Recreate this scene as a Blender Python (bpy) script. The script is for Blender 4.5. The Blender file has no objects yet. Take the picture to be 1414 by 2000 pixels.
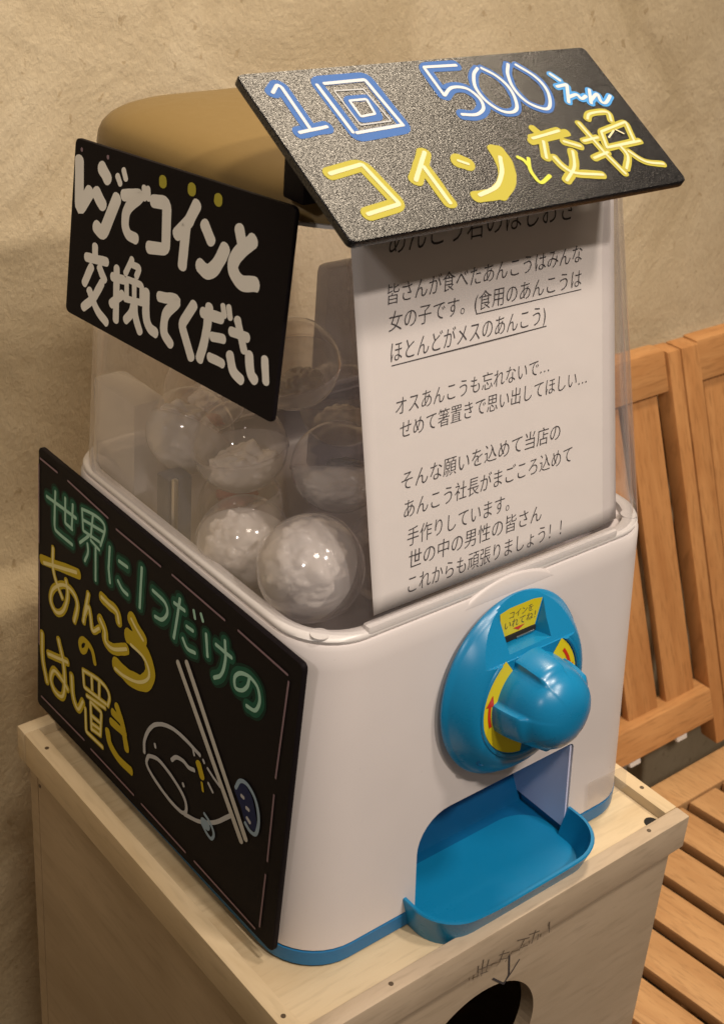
import bpy, bmesh, math, random
from mathutils import Vector, Matrix, noise
random.seed(7)
scene = bpy.context.scene
COL = scene.collection

# ------------------------------------------------------------------ camera, world, lamps, exposure
CAM_LOC = (-0.7013, -0.4314, 0.6658)
RX = Vector((0.77695572, -0.62554335, 0.0709601))
RY = Vector((-0.23159608, -0.38880991, -0.89173433))
RZ = Vector((0.58540846, 0.676404, -0.44696147))
RZ.normalize(); RX = (RX - RZ * RX.dot(RZ)).normalized(); RY = RZ.cross(RX)
cam = bpy.data.cameras.new('camera')
cam_ob = bpy.data.objects.new('camera', cam); COL.objects.link(cam_ob)
cam_ob.matrix_world = Matrix(((RX.x, -RY.x, -RZ.x, CAM_LOC[0]), (RX.y, -RY.y, -RZ.y, CAM_LOC[1]), (RX.z, -RY.z, -RZ.z, CAM_LOC[2]), (0, 0, 0, 1)))
cam.sensor_fit = 'VERTICAL'; cam.sensor_height = 36; cam.lens = 2735.75 / 2000 * 36
cam.shift_x = -12.9 / 2000; cam.shift_y = -125.1 / 2000
cam.clip_start = 0.02; cam.clip_end = 50
cam.dof.use_dof = True; cam.dof.focus_distance = 0.86; cam.dof.aperture_fstop = 20
scene.camera = cam_ob

world = bpy.data.worlds.new('World'); scene.world = world; world.use_nodes = True
bg = world.node_tree.nodes['Background']
bg.inputs['Color'].default_value = (1.0, 0.80, 0.60, 1); bg.inputs['Strength'].default_value = 0.115

def spot(name, loc, target, watts, color, radius, angle, blend=0.6):
    l = bpy.data.lights.new(name, 'SPOT'); l.energy = watts; l.color = color; l.shadow_soft_size = radius
    l.spot_size = math.radians(angle); l.spot_blend = blend
    o = bpy.data.objects.new(name, l); COL.objects.link(o); o.location = loc
    o.rotation_euler = (Vector(target) - Vector(loc)).to_track_quat('-Z', 'Y').to_euler()
    return o
spot('ceiling_spot', (0.70, 0.39, 2.02), (0.0, 0.2, 0.1), 102, (1.0, 0.83, 0.62), 0.20, 85)
spot('ceiling_spot', (-0.16, -1.20, 1.73), (-0.25, 0.15, 0.25), 74, (1.0, 0.88, 0.76), 0.045, 68, 0.9)
spot('ceiling_spot', (0.22, -0.84, 1.93), (-0.10, 0.15, 0.2), 56, (1.0, 0.88, 0.76), 0.10, 70, 0.8)
spot('ceiling_spot', (-0.80, -1.05, 2.25), (-0.52, 0.42, 0.10), 62, (1.0, 0.86, 0.70), 0.20, 60, 0.9)  # added fill lamp: lifts the left wall and its shadow
spot('ceiling_spot', (-1.45, -0.55, 1.22), (-0.25, 0.19, 0.27), 17, (1.0, 0.90, 0.82), 0.05, 20, 0.8)  # added narrow fill lamp, brightens the capsules inside the dome

vs = scene.view_settings
vs.view_transform = 'Standard'; vs.look = 'None'; vs.exposure = 0.0; vs.gamma = 1.0
vs.use_curve_mapping = False
scene.cycles.max_bounces = 12; scene.cycles.transparent_max_bounces = 24

# ------------------------------------------------------------------ helpers
def tag(o, label=None, cat=None, group=None, kind=None):
    if label: o['label'] = label
    if cat: o['category'] = cat
    if group: o['group'] = group
    if kind: o['kind'] = kind
    return o
def empty(name, loc=(0, 0, 0)):
    o = bpy.data.objects.new(name, None); COL.objects.link(o); o.location = loc; o.empty_display_size = 0.05
    return o
def link(name, me, mat, parent=None, matrix=None, smooth=None):
    o = bpy.data.objects.new(name, me); COL.objects.link(o)
    if mat:
        me.materials.clear(); me.materials.append(mat)
    if smooth is not None:
        for p in me.polygons: p.use_smooth = True
        me.set_sharp_from_angle(angle=math.radians(smooth))
    if matrix is not None: o.matrix_world = matrix
    if parent:
        o.parent = parent
        w = Matrix.Identity(4); q = parent
        chain = []
        while q: chain.append(q.matrix_basis.copy()); q = q.parent
        for m in reversed(chain): w = w @ m
        o.matrix_parent_inverse = Matrix.Identity(4)
        o.matrix_basis = w.inverted() @ (matrix if matrix is not None else Matrix.Identity(4))
    return o
def frombm(name, bm, mat, parent=None, matrix=None, smooth=None):
    bmesh.ops.recalc_face_normals(bm, faces=bm.faces)
    me = bpy.data.meshes.new(name); bm.to_mesh(me); bm.free()
    return link(name, me, mat, parent, matrix, smooth)
def box(bm, x0, x1, y0, y1, z0, z1, bev=0.0, seg=2, move=None):
    dst, bm = bm, bmesh.new()
    r = bmesh.ops.create_cube(bm, size=1.0)
    vs_ = r['verts']
    for v in vs_:
        v.co = Vector((x0 + (v.co.x + .5) * (x1 - x0), y0 + (v.co.y + .5) * (y1 - y0), z0 + (v.co.z + .5) * (z1 - z0)))
    if bev:
        es = {e for v in vs_ for e in v.link_edges}
        bmesh.ops.bevel(bm, geom=list(es), offset=bev, segments=seg, profile=0.6, affect='EDGES')
    if move:
        for v in bm.verts: v.co = move(v.co)
    bmesh.ops.recalc_face_normals(bm, faces=bm.faces)
    me = bpy.data.meshes.new('box'); bm.to_mesh(me); bm.free(); dst.from_mesh(me); bpy.data.meshes.remove(me)
def rrect(x0, x1, y0, y1, r, n=8):
    pts = []
    for cx, cy, a0 in ((x1 - r, y0 + r, -90), (x1 - r, y1 - r, 0), (x0 + r, y1 - r, 90), (x0 + r, y0 + r, 180)):
        for k in range(n + 1):
            a = math.radians(a0 + 90 * k / n); pts.append((cx + r * math.cos(a), cy + r * math.sin(a)))
    return pts
def loft(bm, rings, cap0=True, cap1=True, close=True):
    prev = None; first = None
    for ring in rings:
        vv = [bm.verts.new(p) for p in ring]
        if prev:
            m = len(vv)
            for i in range(m if close else m - 1):
                bm.faces.new((prev[i], prev[(i + 1) % m], vv[(i + 1) % m], vv[i]))
        else: first = vv
        prev = vv
    if cap0: bm.faces.new(list(reversed(first)))
    if cap1: bm.faces.new(prev)
def lathe(bm, prof, n=64, disp=None):
    """profile of (r, h): axis = local +Z"""
    rings = []
    for r, h in prof:
        ring = []
        for k in range(n):
            a = 2 * math.pi * k / n; x, y, z = r * math.cos(a), r * math.sin(a), h
            if disp: x, y, z = disp(x, y, z, a, r)
            ring.append((x, y, z))
        rings.append(ring)
    loft(bm, rings)
def disc(bm, cx, cy, z, r, n=16, dz=0.001):
    loft(bm, [[(cx + r * math.cos(2 * math.pi * k / n), cy + r * math.sin(2 * math.pi * k / n), zz) for k in range(n)] for zz in (z, z + dz)])
def cut(o, cutter_bm):
    bmesh.ops.recalc_face_normals(cutter_bm, faces=cutter_bm.faces)
    cme = bpy.data.meshes.new('cutter'); cutter_bm.to_mesh(cme); cutter_bm.free()
    co = bpy.data.objects.new('cutter', cme); COL.objects.link(co)
    m = o.modifiers.new('cut', 'BOOLEAN'); m.object = co; m.operation = 'DIFFERENCE'; m.solver = 'EXACT'
    bpy.context.view_layer.update()
    dg = bpy.context.evaluated_depsgraph_get()
    me = bpy.data.meshes.new_from_object(o.evaluated_get(dg))
    o.modifiers.clear(); old = o.data; o.data = me; me.name = o.name
    bpy.data.objects.remove(co); bpy.data.meshes.remove(cme); bpy.data.meshes.remove(old)
def basis(o, u, v):
    o = Vector(o); u = Vector(u).normalized(); v = Vector(v); v = (v - u * v.dot(u)).normalized(); n = u.cross(v)
    return Matrix(((u.x, v.x, n.x, o.x), (u.y, v.y, n.y, o.y), (u.z, v.z, n.z, o.z), (0, 0, 0, 1)))

# ------------------------------------------------------------------ materials
MATS = {}
def mat(name, color, rough=0.5, spec=0.5, **k):
    m = bpy.data.materials.new(name); m.use_nodes = True
    b = m.node_tree.nodes['Principled BSDF']
    b.inputs['Base Color'].default_value = (*color, 1); b.inputs['Roughness'].default_value = rough
    b.inputs['Specular IOR Level'].default_value = spec
    for kk, v in k.items(): b.inputs[kk].default_value = v
    MATS[name] = m
    return m
class NT:
    def __init__(s, m): s.t = m.node_tree; s.b = s.t.nodes['Principled BSDF']
    def n(s, typ, **k):
        q = s.t.nodes.new(typ)
        for a, v in k.items():
            if a in q.inputs: q.inputs[a].default_value = v
            else: setattr(q, a, v)
        return q
    def l(s, a, b): s.t.links.new(a, b)
    def coord(s, scale=(1, 1, 1), rot=(0, 0, 0)):
        tc = s.n('ShaderNodeTexCoord'); mp = s.n('ShaderNodeMapping'); mp.inputs['Scale'].default_value = scale; mp.inputs['Rotation'].default_value = rot
        s.l(tc.outputs['Object'], mp.inputs['Vector']); return mp.outputs['Vector']
    def noise(s, vec, scale, detail=4, rough=0.55, dist=0.0):
        q = s.n('ShaderNodeTexNoise'); q.inputs['Scale'].default_value = scale; q.inputs['Detail'].default_value = detail
        q.inputs['Roughness'].default_value = rough; q.inputs['Distortion'].default_value = dist
        s.l(vec, q.inputs['Vector']); return q.outputs['Fac']
    def ramp(s, fac, stops):
        q = s.n('ShaderNodeValToRGB'); e = q.color_ramp.elements
        while len(e) < len(stops): e.new(0.5)
        for i, (p, c) in enumerate(stops): e[i].position = p; e[i].color = (*c, 1)
        s.l(fac, q.inputs['Fac']); return q.outputs['Color']
    def mix(s, fac, a, b, mode='MIX'):
        q = s.n('ShaderNodeMix', data_type='RGBA', blend_type=mode)
        for sock, v in ((q.inputs[0], fac), (q.inputs[6], a), (q.inputs[7], b)):
            if hasattr(v, 'is_linked'): s.l(v, sock)
            elif isinstance(v, (int, float)): sock.default_value = v
            else: sock.default_value = (*v, 1)
        return q.outputs[2]
    def bump(s, fac, strength, dist, prev=None):
        q = s.n('ShaderNodeBump'); q.inputs['Strength'].default_value = strength; q.inputs['Distance'].default_value = dist
        s.l(fac, q.inputs['Height'])
        if prev: s.l(prev, q.inputs['Normal'])
        return q.outputs['Normal']
    def math(s, op, a, b):
        q = s.n('ShaderNodeMath', operation=op)
        for i, v in enumerate((a, b)):
            if hasattr(v, 'is_linked'): s.l(v, q.inputs[i])
            else: q.inputs[i].default_value = v
        return q.outputs[0]

def wood(name, dark, light, grain_scale, rough=0.55, streak=0.35, line=0.55):
    m = mat(name, light, rough, 0.35); t = NT(m)
    v = t.coord(grain_scale)
    f1 = t.noise(v, 3.0, 6, 0.6, 1.2); f2 = t.noise(v, 14.0, 4, 0.6, 0.3)
    v3 = t.coord((1, 1, 1)); f3 = t.noise(v3, 9.0, 3, 0.5); f4 = t.noise(v, 30.0, 2, 0.5, 0.2); f5 = t.noise(v, 0.7, 2, 0.5, 2.0)
    c = t.ramp(f1, [(0.32, dark), (0.62, light)])
    c = t.mix(t.math('MULTIPLY', f2, streak), c, tuple(x * 0.72 for x in dark))
    c = t.mix(t.ramp(f3, [(0.42, (0, 0, 0)), (0.7, (0.35, 0.35, 0.35))]), c, tuple(min(1, x * 1.15) for x in light))
    c = t.mix(t.ramp(f4, [(0.52, (0, 0, 0)), (0.72, (line,) * 3)]), c, tuple(x * 0.60 for x in dark))
    c = t.mix(t.ramp(f5, [(0.40, (0, 0, 0)), (0.66, (0.45, 0.45, 0.45))]), c, tuple(x * 0.84 for x in dark))
    t.l(c, t.b.inputs['Base Color'])
    t.l(t.bump(f2, 0.18, 0.0012), t.b.inputs['Normal'])
    return m

# plaster wall
m = mat('plaster', (0.5, 0.38, 0.21), 0.92, 0.15); t = NT(m)
v = t.coord((1, 1, 1)); va = t.coord((1.25, 1, 0.85), (0, math.radians(38), 0))
big = t.noise(v, 5.5, 5, 0.55, 0.9); mid = t.noise(va, 38.0, 5, 0.6, 0.4); fine = t.noise(va, 190.0, 5, 0.75, 0.2)
pit = t.noise(va, 75.0, 3, 0.5, 0.5)
c = t.ramp(big, [(0.30, (0.54, 0.43, 0.27)), (0.50, (0.675, 0.555, 0.370)), (0.70, (0.765, 0.645, 0.450))])
c = t.mix(t.ramp(pit, [(0.66, (0, 0, 0)), (0.71, (0.5, 0.5, 0.5))]), c, (0.36, 0.245, 0.125))
c = t.mix(t.ramp(fine, [(0.3, (0.22, 0.22, 0.22)), (0.55, (0, 0, 0))]), c, (0.50, 0.38, 0.22))
t.l(c, t.b.inputs['Base Color'])
nb = t.bump(big, 0.7, 0.012); nb = t.bump(mid, 0.38, 0.004, nb); nb = t.bump(fine, 0.75, 0.0018, nb)
t.l(nb, t.b.inputs['Normal'])
mat('floor_dark', (0.10, 0.065, 0.04), 0.6)
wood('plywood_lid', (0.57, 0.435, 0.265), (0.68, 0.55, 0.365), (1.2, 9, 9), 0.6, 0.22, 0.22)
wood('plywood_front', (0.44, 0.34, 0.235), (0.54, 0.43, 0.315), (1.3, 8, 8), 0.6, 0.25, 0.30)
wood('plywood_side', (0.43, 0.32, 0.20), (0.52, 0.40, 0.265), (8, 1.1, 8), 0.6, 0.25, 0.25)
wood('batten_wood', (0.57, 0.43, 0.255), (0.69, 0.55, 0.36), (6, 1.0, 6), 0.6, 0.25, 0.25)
wood('chair_wood_up', (0.46, 0.205, 0.070), (0.62, 0.315, 0.122), (11, 3, 1.1), 0.42, 0.35)
wood('chair_wood_cross', (0.47, 0.215, 0.075), (0.62, 0.325, 0.130), (1.1, 11, 11), 0.42, 0.35)
wood('chair_wood_deep', (0.50, 0.270, 0.115), (0.64, 0.385, 0.180), (11, 1.1, 11), 0.42, 0.35)

def plastic(name, color, rough=0.3, spec=0.5):
    m = mat(name, color, rough, spec); t = NT(m)
    f = t.noise(t.coord(), 7, 4, 0.6); g = t.noise(t.coord(), 90, 3, 0.6)
    c = t.ramp(f, [(0.3, tuple(x * 0.94 for x in color)), (0.7, color)])
    t.l(c, t.b.inputs['Base Color'])
    r = t.ramp(t.math('ADD', t.math('MULTIPLY', f, 0.6), t.math('MULTIPLY', g, 0.4)), [(0.35, (rough * .8,) * 3), (0.7, (min(1, rough * 1.35),) * 3)])
    t.l(r, t.b.inputs['Roughness'])
    t.l(t.bump(g, 0.02, 0.0006), t.b.inputs['Normal'])
    return m
plastic('white_plastic', (0.70, 0.645, 0.635), 0.42, 0.4)
t = NT(MATS['white_plastic'])
sc = t.noise(t.coord((1, 1, 0.12), (0, 0.5, 0.3)), 60, 3, 0.6, 0.4); sp = t.noise(t.coord(), 170, 2, 0.5)
src = t.b.inputs['Base Color'].links[0].from_socket
c = t.mix(t.ramp(sc, [(0.66, (0, 0, 0)), (0.78, (0.16, 0.16, 0.16))]), src, (0.50, 0.45, 0.42))
c = t.mix(t.ramp(sp, [(0.74, (0, 0, 0)), (0.80, (0.35, 0.35, 0.35))]), c, (0.36, 0.31, 0.28))
t.l(c, t.b.inputs['Base Color'])
plastic('collar_plastic', (0.72, 0.68, 0.66), 0.3, 0.5)
plastic('blue_plastic', (0.005, 0.205, 0.43), 0.29, 0.55)
plastic('hopper_grey', (0.30, 0.265, 0.275), 0.4, 0.4)
plastic('deep_blue_plastic', (0.003, 0.110, 0.28), 0.35, 0.45)  # darkened copy of the blue; puts the shade of the chute into colour
plastic('trim_blue', (0.01, 0.15, 0.36), 0.35, 0.5)
plastic('amber_plastic', (0.225, 0.145, 0.047), 0.46, 0.45)
plastic('flap_lavender', (0.62, 0.64, 0.86), 0.35, 0.4)
plastic('grey_mechanism', (0.42, 0.40, 0.40), 0.4, 0.4)
plastic('dark_column', (0.055, 0.06, 0.085), 0.4, 0.4)
mat('hollow_black', (0.01, 0.009, 0.008), 0.9)
mat('metal', (0.5, 0.48, 0.46), 0.3, 0.5, Metallic=1.0)
mat('screw_dark', (0.09, 0.06, 0.035), 0.5)
mat('felt_white', (0.75, 0.73, 0.70), 0.8)
mat('ink', (0.065, 0.058, 0.062), 0.7, 0.2)
mat('pencil', (0.14, 0.11, 0.085), 0.8, 0.2)
m = mat('paper', (0.82, 0.77, 0.755), 0.75, 0.2); t = NT(m)
t.l(t.bump(t.noise(t.coord(), 14, 3, 0.5), 0.25, 0.006), t.b.inputs['Normal'])
tl = t.n('ShaderNodeBsdfTranslucent'); tl.inputs[0].default_value = (0.80, 0.74, 0.70, 1); mx = t.n('ShaderNodeMixShader'); mx.inputs[0].default_value = 0.28
t.l(t.b.outputs[0], mx.inputs[1]); t.l(tl.outputs[0], mx.inputs[2]); t.l(mx.outputs[0], t.t.nodes['Material Output'].inputs[0])
mat('label_yellow', (0.74, 0.60, 0.015), 0.4)
mat('label_red', (0.60, 0.035, 0.012), 0.4)
# blackboard surfaces
m = mat('blackboard', (0.007, 0.005, 0.006), 0.6, 0.10); t = NT(m)
t.l(t.bump(t.noise(t.coord(), 700, 2, 0.5), 0.12, 0.0004), t.b.inputs['Normal'])
m = mat('grainy_blackboard', (0.010, 0.010, 0.012), 0.25, 0.6); t = NT(m)
g = t.noise(t.coord(), 950, 2, 0.7); g2 = t.noise(t.coord((1, 1, 1), (0.3, 0.5, 0.2)), 900, 3, 0.8)
t.l(t.bump(g, 0.34, 0.0008), t.b.inputs['Normal'])
t.l(t.ramp(g2, [(0.34, (0.08, 0.08, 0.08)), (0.66, (0.66, 0.66, 0.66))]), t.b.inputs['Specular IOR Level'])
t.l(t.ramp(g2, [(0.4, (0.004, 0.004, 0.005)), (0.75, (0.030, 0.030, 0.033))]), t.b.inputs['Base Color'])
def thin_clear(name, tint, haze, haze_col, rough=0.04, f0=1.0, edge=0.25):
    m = bpy.data.materials.new(name); m.use_nodes = True; t = m.node_tree; t.nodes.clear()
    o = t.nodes.new('ShaderNodeOutputMaterial'); tr = t.nodes.new('ShaderNodeBsdfTransparent'); gl = t.nodes.new('ShaderNodeBsdfGlossy')
    df = t.nodes.new('ShaderNodeBsdfDiffuse'); m1 = t.nodes.new('ShaderNodeMixShader'); m2 = t.nodes.new('ShaderNodeMixShader')
    tr.inputs[0].default_value = (*tint, 1); gl.inputs[0].default_value = (1, 1, 1, 1); gl.inputs['Roughness'].default_value = rough
    df.inputs[0].default_value = (*haze_col, 1)
    t.links.new(tr.outputs[0], m1.inputs[1]); t.links.new(df.outputs[0], m1.inputs[2])
    # Schlick reflection, the same from either side of the thin sheet
    lw = t.nodes.new('ShaderNodeLayerWeight'); lw.inputs[0].default_value = 0.5
    pw = t.nodes.new('ShaderNodeMath'); pw.operation = 'POWER'; pw.inputs[1].default_value = 4.0
    ma = t.nodes.new('ShaderNodeMath'); ma.operation = 'MULTIPLY_ADD'; ma.inputs[1].default_value = 0.9 * f0; ma.inputs[2].default_value = 0.045 * f0; ma.use_clamp = True
    hz = t.nodes.new('ShaderNodeMath'); hz.operation = 'MULTIPLY_ADD'; hz.inputs[1].default_value = edge; hz.inputs[2].default_value = haze; hz.use_clamp = True
    t.links.new(pw.outputs[0], hz.inputs[0]); t.links.new(hz.outputs[0], m1.inputs[0])   # longer path through the sheet at its edges
    t.links.new(lw.outputs['Facing'], pw.inputs[0]); t.links.new(pw.outputs[0], ma.inputs[0]); t.links.new(ma.outputs[0], m2.inputs[0])
    t.links.new(m1.outputs[0], m2.inputs[1]); t.links.new(gl.outputs[0], m2.inputs[2]); t.links.new(m2.outputs[0], o.inputs[0])
    MATS[name] = m
thin_clear('clear_dome', (0.98, 0.975, 0.98), 0.020, (0.78, 0.73, 0.77), 0.08, 0.85, 0.30)
thin_clear('smoky_column', (0.70, 0.70, 0.76), 0.34, (0.24, 0.23, 0.28), 0.2, 0.8)
thin_clear('clear_capsule', (0.97, 0.96, 0.96), 0.03, (0.80, 0.76, 0.76), 0.05, 1.0, 0.35)
thin_clear('milky_capsule', (0.96, 0.95, 0.94), 0.36, (0.78, 0.74, 0.72), 0.1, 1.0)
thin_clear('clear_tape', (0.93, 0.92, 0.91), 0.10, (0.7, 0.66, 0.64), 0.15, 1.0)
thin_clear('smoky_flap', (0.62, 0.64, 0.86), 0.32, (0.30, 0.32, 0.50), 0.12, 1.0)
m = mat('crumpled_wrap', (0.86, 0.82, 0.77), 0.22, 0.7)
mat('reddish_wrap', (0.45, 0.16, 0.13), 0.5)
mat('figure_grey', (0.20, 0.19, 0.20), 0.45)
INKS = dict(b=(0.04, 0.125, 0.37), w=(0.56, 0.58, 0.60), y=(0.39, 0.345, 0.04), c=(0.62, 0.58, 0.36), l=(0.05, 0.26, 0.60), p=(0.45, 0.46, 0.47),
            g=(0.52, 0.54, 0.06), n=(0.004, 0.085, 0.05), f=(0.46, 0.47, 0.49), h=(0.50, 0.49, 0.45), t=(0.27, 0.37, 0.47), k=(0.004, 0.012, 0.065), d=(0.25, 0.17, 0.20))
for k, c in INKS.items(): mat('marker_' + k, c, 0.65, 0.25)
mat('marker_w2', (0.78, 0.76, 0.71), 0.7, 0.2)
mat('marker_g3', (0.36, 0.60, 0.49), 0.7, 0.2)
mat('marker_n2', (0.003, 0.028, 0.018), 0.7, 0.2)
mat('marker_c3', (0.78, 0.70, 0.32), 0.7, 0.2)
mat('marker_y3', (0.50, 0.38, 0.012), 0.65, 0.25)

# ------------------------------------------------------------------ writing
def catmull(p, n=8):
    out = []
    closed = (p[0] - p[-1]).length < 1e-6
    for i in range(len(p) - 1):
        p0 = p[i - 1] if i else (p[-2] if closed else p[0] * 2 - p[1]); p1, p2 = p[i], p[i + 1]
        p3 = p[i + 2] if i + 2 < len(p) else (p[1] if closed else p[-1] * 2 - p[-2])
        for k in range(n):
            t_ = k / n
            out.append(0.5 * ((2 * p1) + (p2 - p0) * t_ + (2 * p0 - 5 * p1 + 4 * p2 - p3) * t_ ** 2 + (3 * p1 - p0 - 3 * p2 + p3) * t_ ** 3))
    out.append(p[-1].copy()); return out
def fillet(p, r):
    closed = (p[0] - p[-1]).length < 1e-6 and len(p) > 3
    if len(p) < 3: 
        n = 6; return [p[0].lerp(p[1], k / n) for k in range(n + 1)]
    core = p[:-1] if closed else p
    out = []
    N = len(core)
    for i in range(N):
        if not closed and i in (0, N - 1): out.append(core[i]); continue
        a, b, c_ = core[i - 1], core[i], core[(i + 1) % N]
        d = min(r, (a - b).length * .45, (c_ - b).length * .45)
        s, e = b + (a - b).normalized() * d, b + (c_ - b).normalized() * d
        for k in range(5):
            t_ = k / 4; out.append(s * (1 - t_) ** 2 + b * 2 * t_ * (1 - t_) + e * t_ ** 2)
    if closed: out.append(out[0].copy())
    return out
def ribbon(bm, pts, w, z0, rough=0.07, cap=True):
    P_ = [pts[0]]
    for q in pts[1:]:
        if (q - P_[-1]).length > 1e-5: P_.append(q)
    if len(P_) < 2: return
    n = len(P_); hw = w / 2
    closed = (P_[0] - P_[-1]).length < 1e-6
    nrm = []
    for i in range(n):
        a = P_[i - 1] if i else (P_[-2] if closed else P_[0]); b = P_[i + 1] if i < n - 1 else (P_[1] if closed else P_[-1])
        d = (b - a).normalized(); nrm.append(Vector((-d.y, d.x)))
    ph = random.random() * 50
    L, R = [], []
    for i in range(n):
        z = z0 + 0.000004 * i / n
        k = 1 + rough * noise.noise(Vector((P_[i].x * 160 + ph, P_[i].y * 160, 0))) * 2
        k2 = 1 + rough * noise.noise(Vector((P_[i].x * 160, P_[i].y * 160 + ph, 7))) * 2
        if closed and i == n - 1: k, k2 = k0, k20
        if i == 0: k0, k20 = k, k2
        L.append(bm.verts.new((*(P_[i] + nrm[i] * hw * k), z))); R.append(bm.verts.new((*(P_[i] - nrm[i] * hw * k2), z)))
    for i in range(n - 1):
        try: bm.faces.new((R[i], R[i + 1], L[i + 1], L[i]))
        except ValueError: pass
    if cap and not closed:
        for idx, sgn in ((0, -1), (n - 1, 1)):
            d = Vector((nrm[idx].y, -nrm[idx].x)) * sgn
            c0 = P_[idx]; ring = []
            a_, b_ = (L[idx], R[idx])
            va = Vector(a_.co[:2]) - c0
            for k in range(1, 6):
                th = math.pi * k / 6
                ring.append(bm.verts.new((*(c0 + va * math.cos(th) + d * va.length * math.sin(th) * 0.8), a_.co.z)))
            bm.faces.new([a_] + ring + [b_] if sgn < 0 else [b_] + list(reversed(ring)) + [a_])
def write_strokes(strokes, parent, matrix, names, over={}, order=None, gap=0.010):
    """every ink of a sign becomes one lettering part lying on the board"""
    layers = {}
    for s in strokes: layers.setdefault(s[0], []).append(s)
    seq = order or list(layers)
    zi = 0.00012
    for l in seq:
        items = []
        for (_, w, kind, uv) in layers[l]:
            p = [Vector((uv[i] * 1e-4, uv[i + 1] * 1e-4)) for i in range(0, len(uv), 2)]
            p = catmull(p) if kind == 'c' else fillet(p, w * 0.45e-3)
            items.append((w, p, min(q.x for q in p), max(q.x for q in p), min(q.y for q in p), max(q.y for q in p)))
        grp = list(range(len(items)))          # strokes that stand together make one part
        for i in range(len(items)):
            for j in range(i):
                a, c = items[i], items[j]
                if max(a[2] - c[3], c[2] - a[3]) < gap and max(a[4] - c[5], c[4] - a[5]) < gap * 0.5:
                    gi, gj = grp[i], grp[j]; grp = [gj if g == gi else g for g in grp]
        for g in sorted(set(grp)):
            bm = bmesh.new()
            for k, it in enumerate(items):
                if grp[k] == g: ribbon(bm, it[1], it[0] * 1e-3, zi); zi += 0.000003
            link_flat(names.get(l, 'lettering'), bm, over.get(l, 'marker_' + l), parent, matrix)
        zi += 0.00002
def link_flat(name, bm, matname, parent, matrix):
    for f in bm.faces:
        f.normal_update()
        if f.normal.z < 0: f.normal_flip()
    me = bpy.data.meshes.new(name); bm.to_mesh(me); bm.free()
    return link(name, me, MATS[matname], parent, matrix)
def text_mesh(body):
    cu = bpy.data.curves.new('text', 'FONT'); cu.body = body; cu.size = 1.0; cu.resolution_u = 3; cu.offset = -0.007
    o = bpy.data.objects.new('text', cu); COL.objects.link(o)
    bpy.context.view_layer.update()
    dg = bpy.context.evaluated_depsgraph_get()
    me = bpy.data.meshes.new_from_object(o.evaluated_get(dg))
    bpy.data.objects.remove(o); bpy.data.curves.remove(cu)
    xs = [v.co.x for v in me.vertices]
    return me, min(xs), max(xs)
def write_line(bm, body, u0, u1, v0, v1, height, z, shear=0.0):
    """typeset one line between (u0,v0) and (u1,v1) on its baseline"""
    me, a, b = text_mesh(body)
    sx = (u1 - u0) / (b - a); tmp = bmesh.new(); tmp.from_mesh(me); bpy.data.meshes.remove(me)
    for v_ in tmp.verts:
        x = (v_.co.x - a) * sx; y = v_.co.y * height
        v_.co = Vector((u0 + x + y * shear, v0 + (v1 - v0) * x / (u1 - u0) + y, z))
    m2 = bpy.data.meshes.new('t'); tmp.to_mesh(m2); tmp.free(); bm.from_mesh(m2); bpy.data.meshes.remove(m2)

# strokes of the hand lettering: ink, width in mm, straight or curved, board coordinates in 0.1 mm
FRAME1 = ((-0.305, 0.05, 0.4598), (1.0, 0.0, 0.0), (0.0, 0.86689, 0.4985))
QUAD1 = [(-0.0002, 0.0), (0.2417, 0.0), (0.2472, 0.1105), (-0.0002, 0.1138)]
FRAME2 = ((-0.32499, 0.29574, 0.34203), (0.12885, -0.99166, 0.00033), (0.09566, 0.01276, 0.99533))
QUAD2 = [(-0.0001, 0.0029), (0.1867, -0.0022), (0.1856, 0.1153), (0.0001, 0.1091)]
FRAME3 = ((-0.319, 0.3702, 0.0), (0.0, -1.0, 0.0), (0.04645, 0.0, 0.99892))
QUAD3 = [(0.001, 0.001), (0.3075, 0.006), (0.3085, 0.2155), (-0.001, 0.2155)]
PENCIL_LID = [(0.8, (1419, -215, 1424, -306)), (0.8, (1459, -184, 1459, -328)), (0.8, (1511, -216, 1498, -320)), (0.8, (1433, -255, 1540, -278)), (0.8, (1448, -304, 1514, -322)), (0.8, (1607, -234, 1699, -263)), (0.8, (1643, -216, 1620, -299)), (0.8, (1702, -281, 1675, -335)), (0.7, (1621, -283, 1700, -315)), (0.8, (1763, -200, 1878, -241)), (0.8, (1834, -226, 1792, -306)), (0.7, (1802, -288, 1872, -306)), (0.8, (1873, -212, 1970, -237)), (0.8, (1931, -208, 1910, -312)), (0.7, (1966, -264, 1966, -313)), (0.8, (2054, -235, 2061, -206, 2074, -311))]
PENCIL_PANEL = [(1.5, (1779, -399, 1805, -581, 1769, -650)), (1.5, (1650, -525, 1759, -640)), (1.2, (1768, -641, 1832, -573, 1888, -498))]
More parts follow.
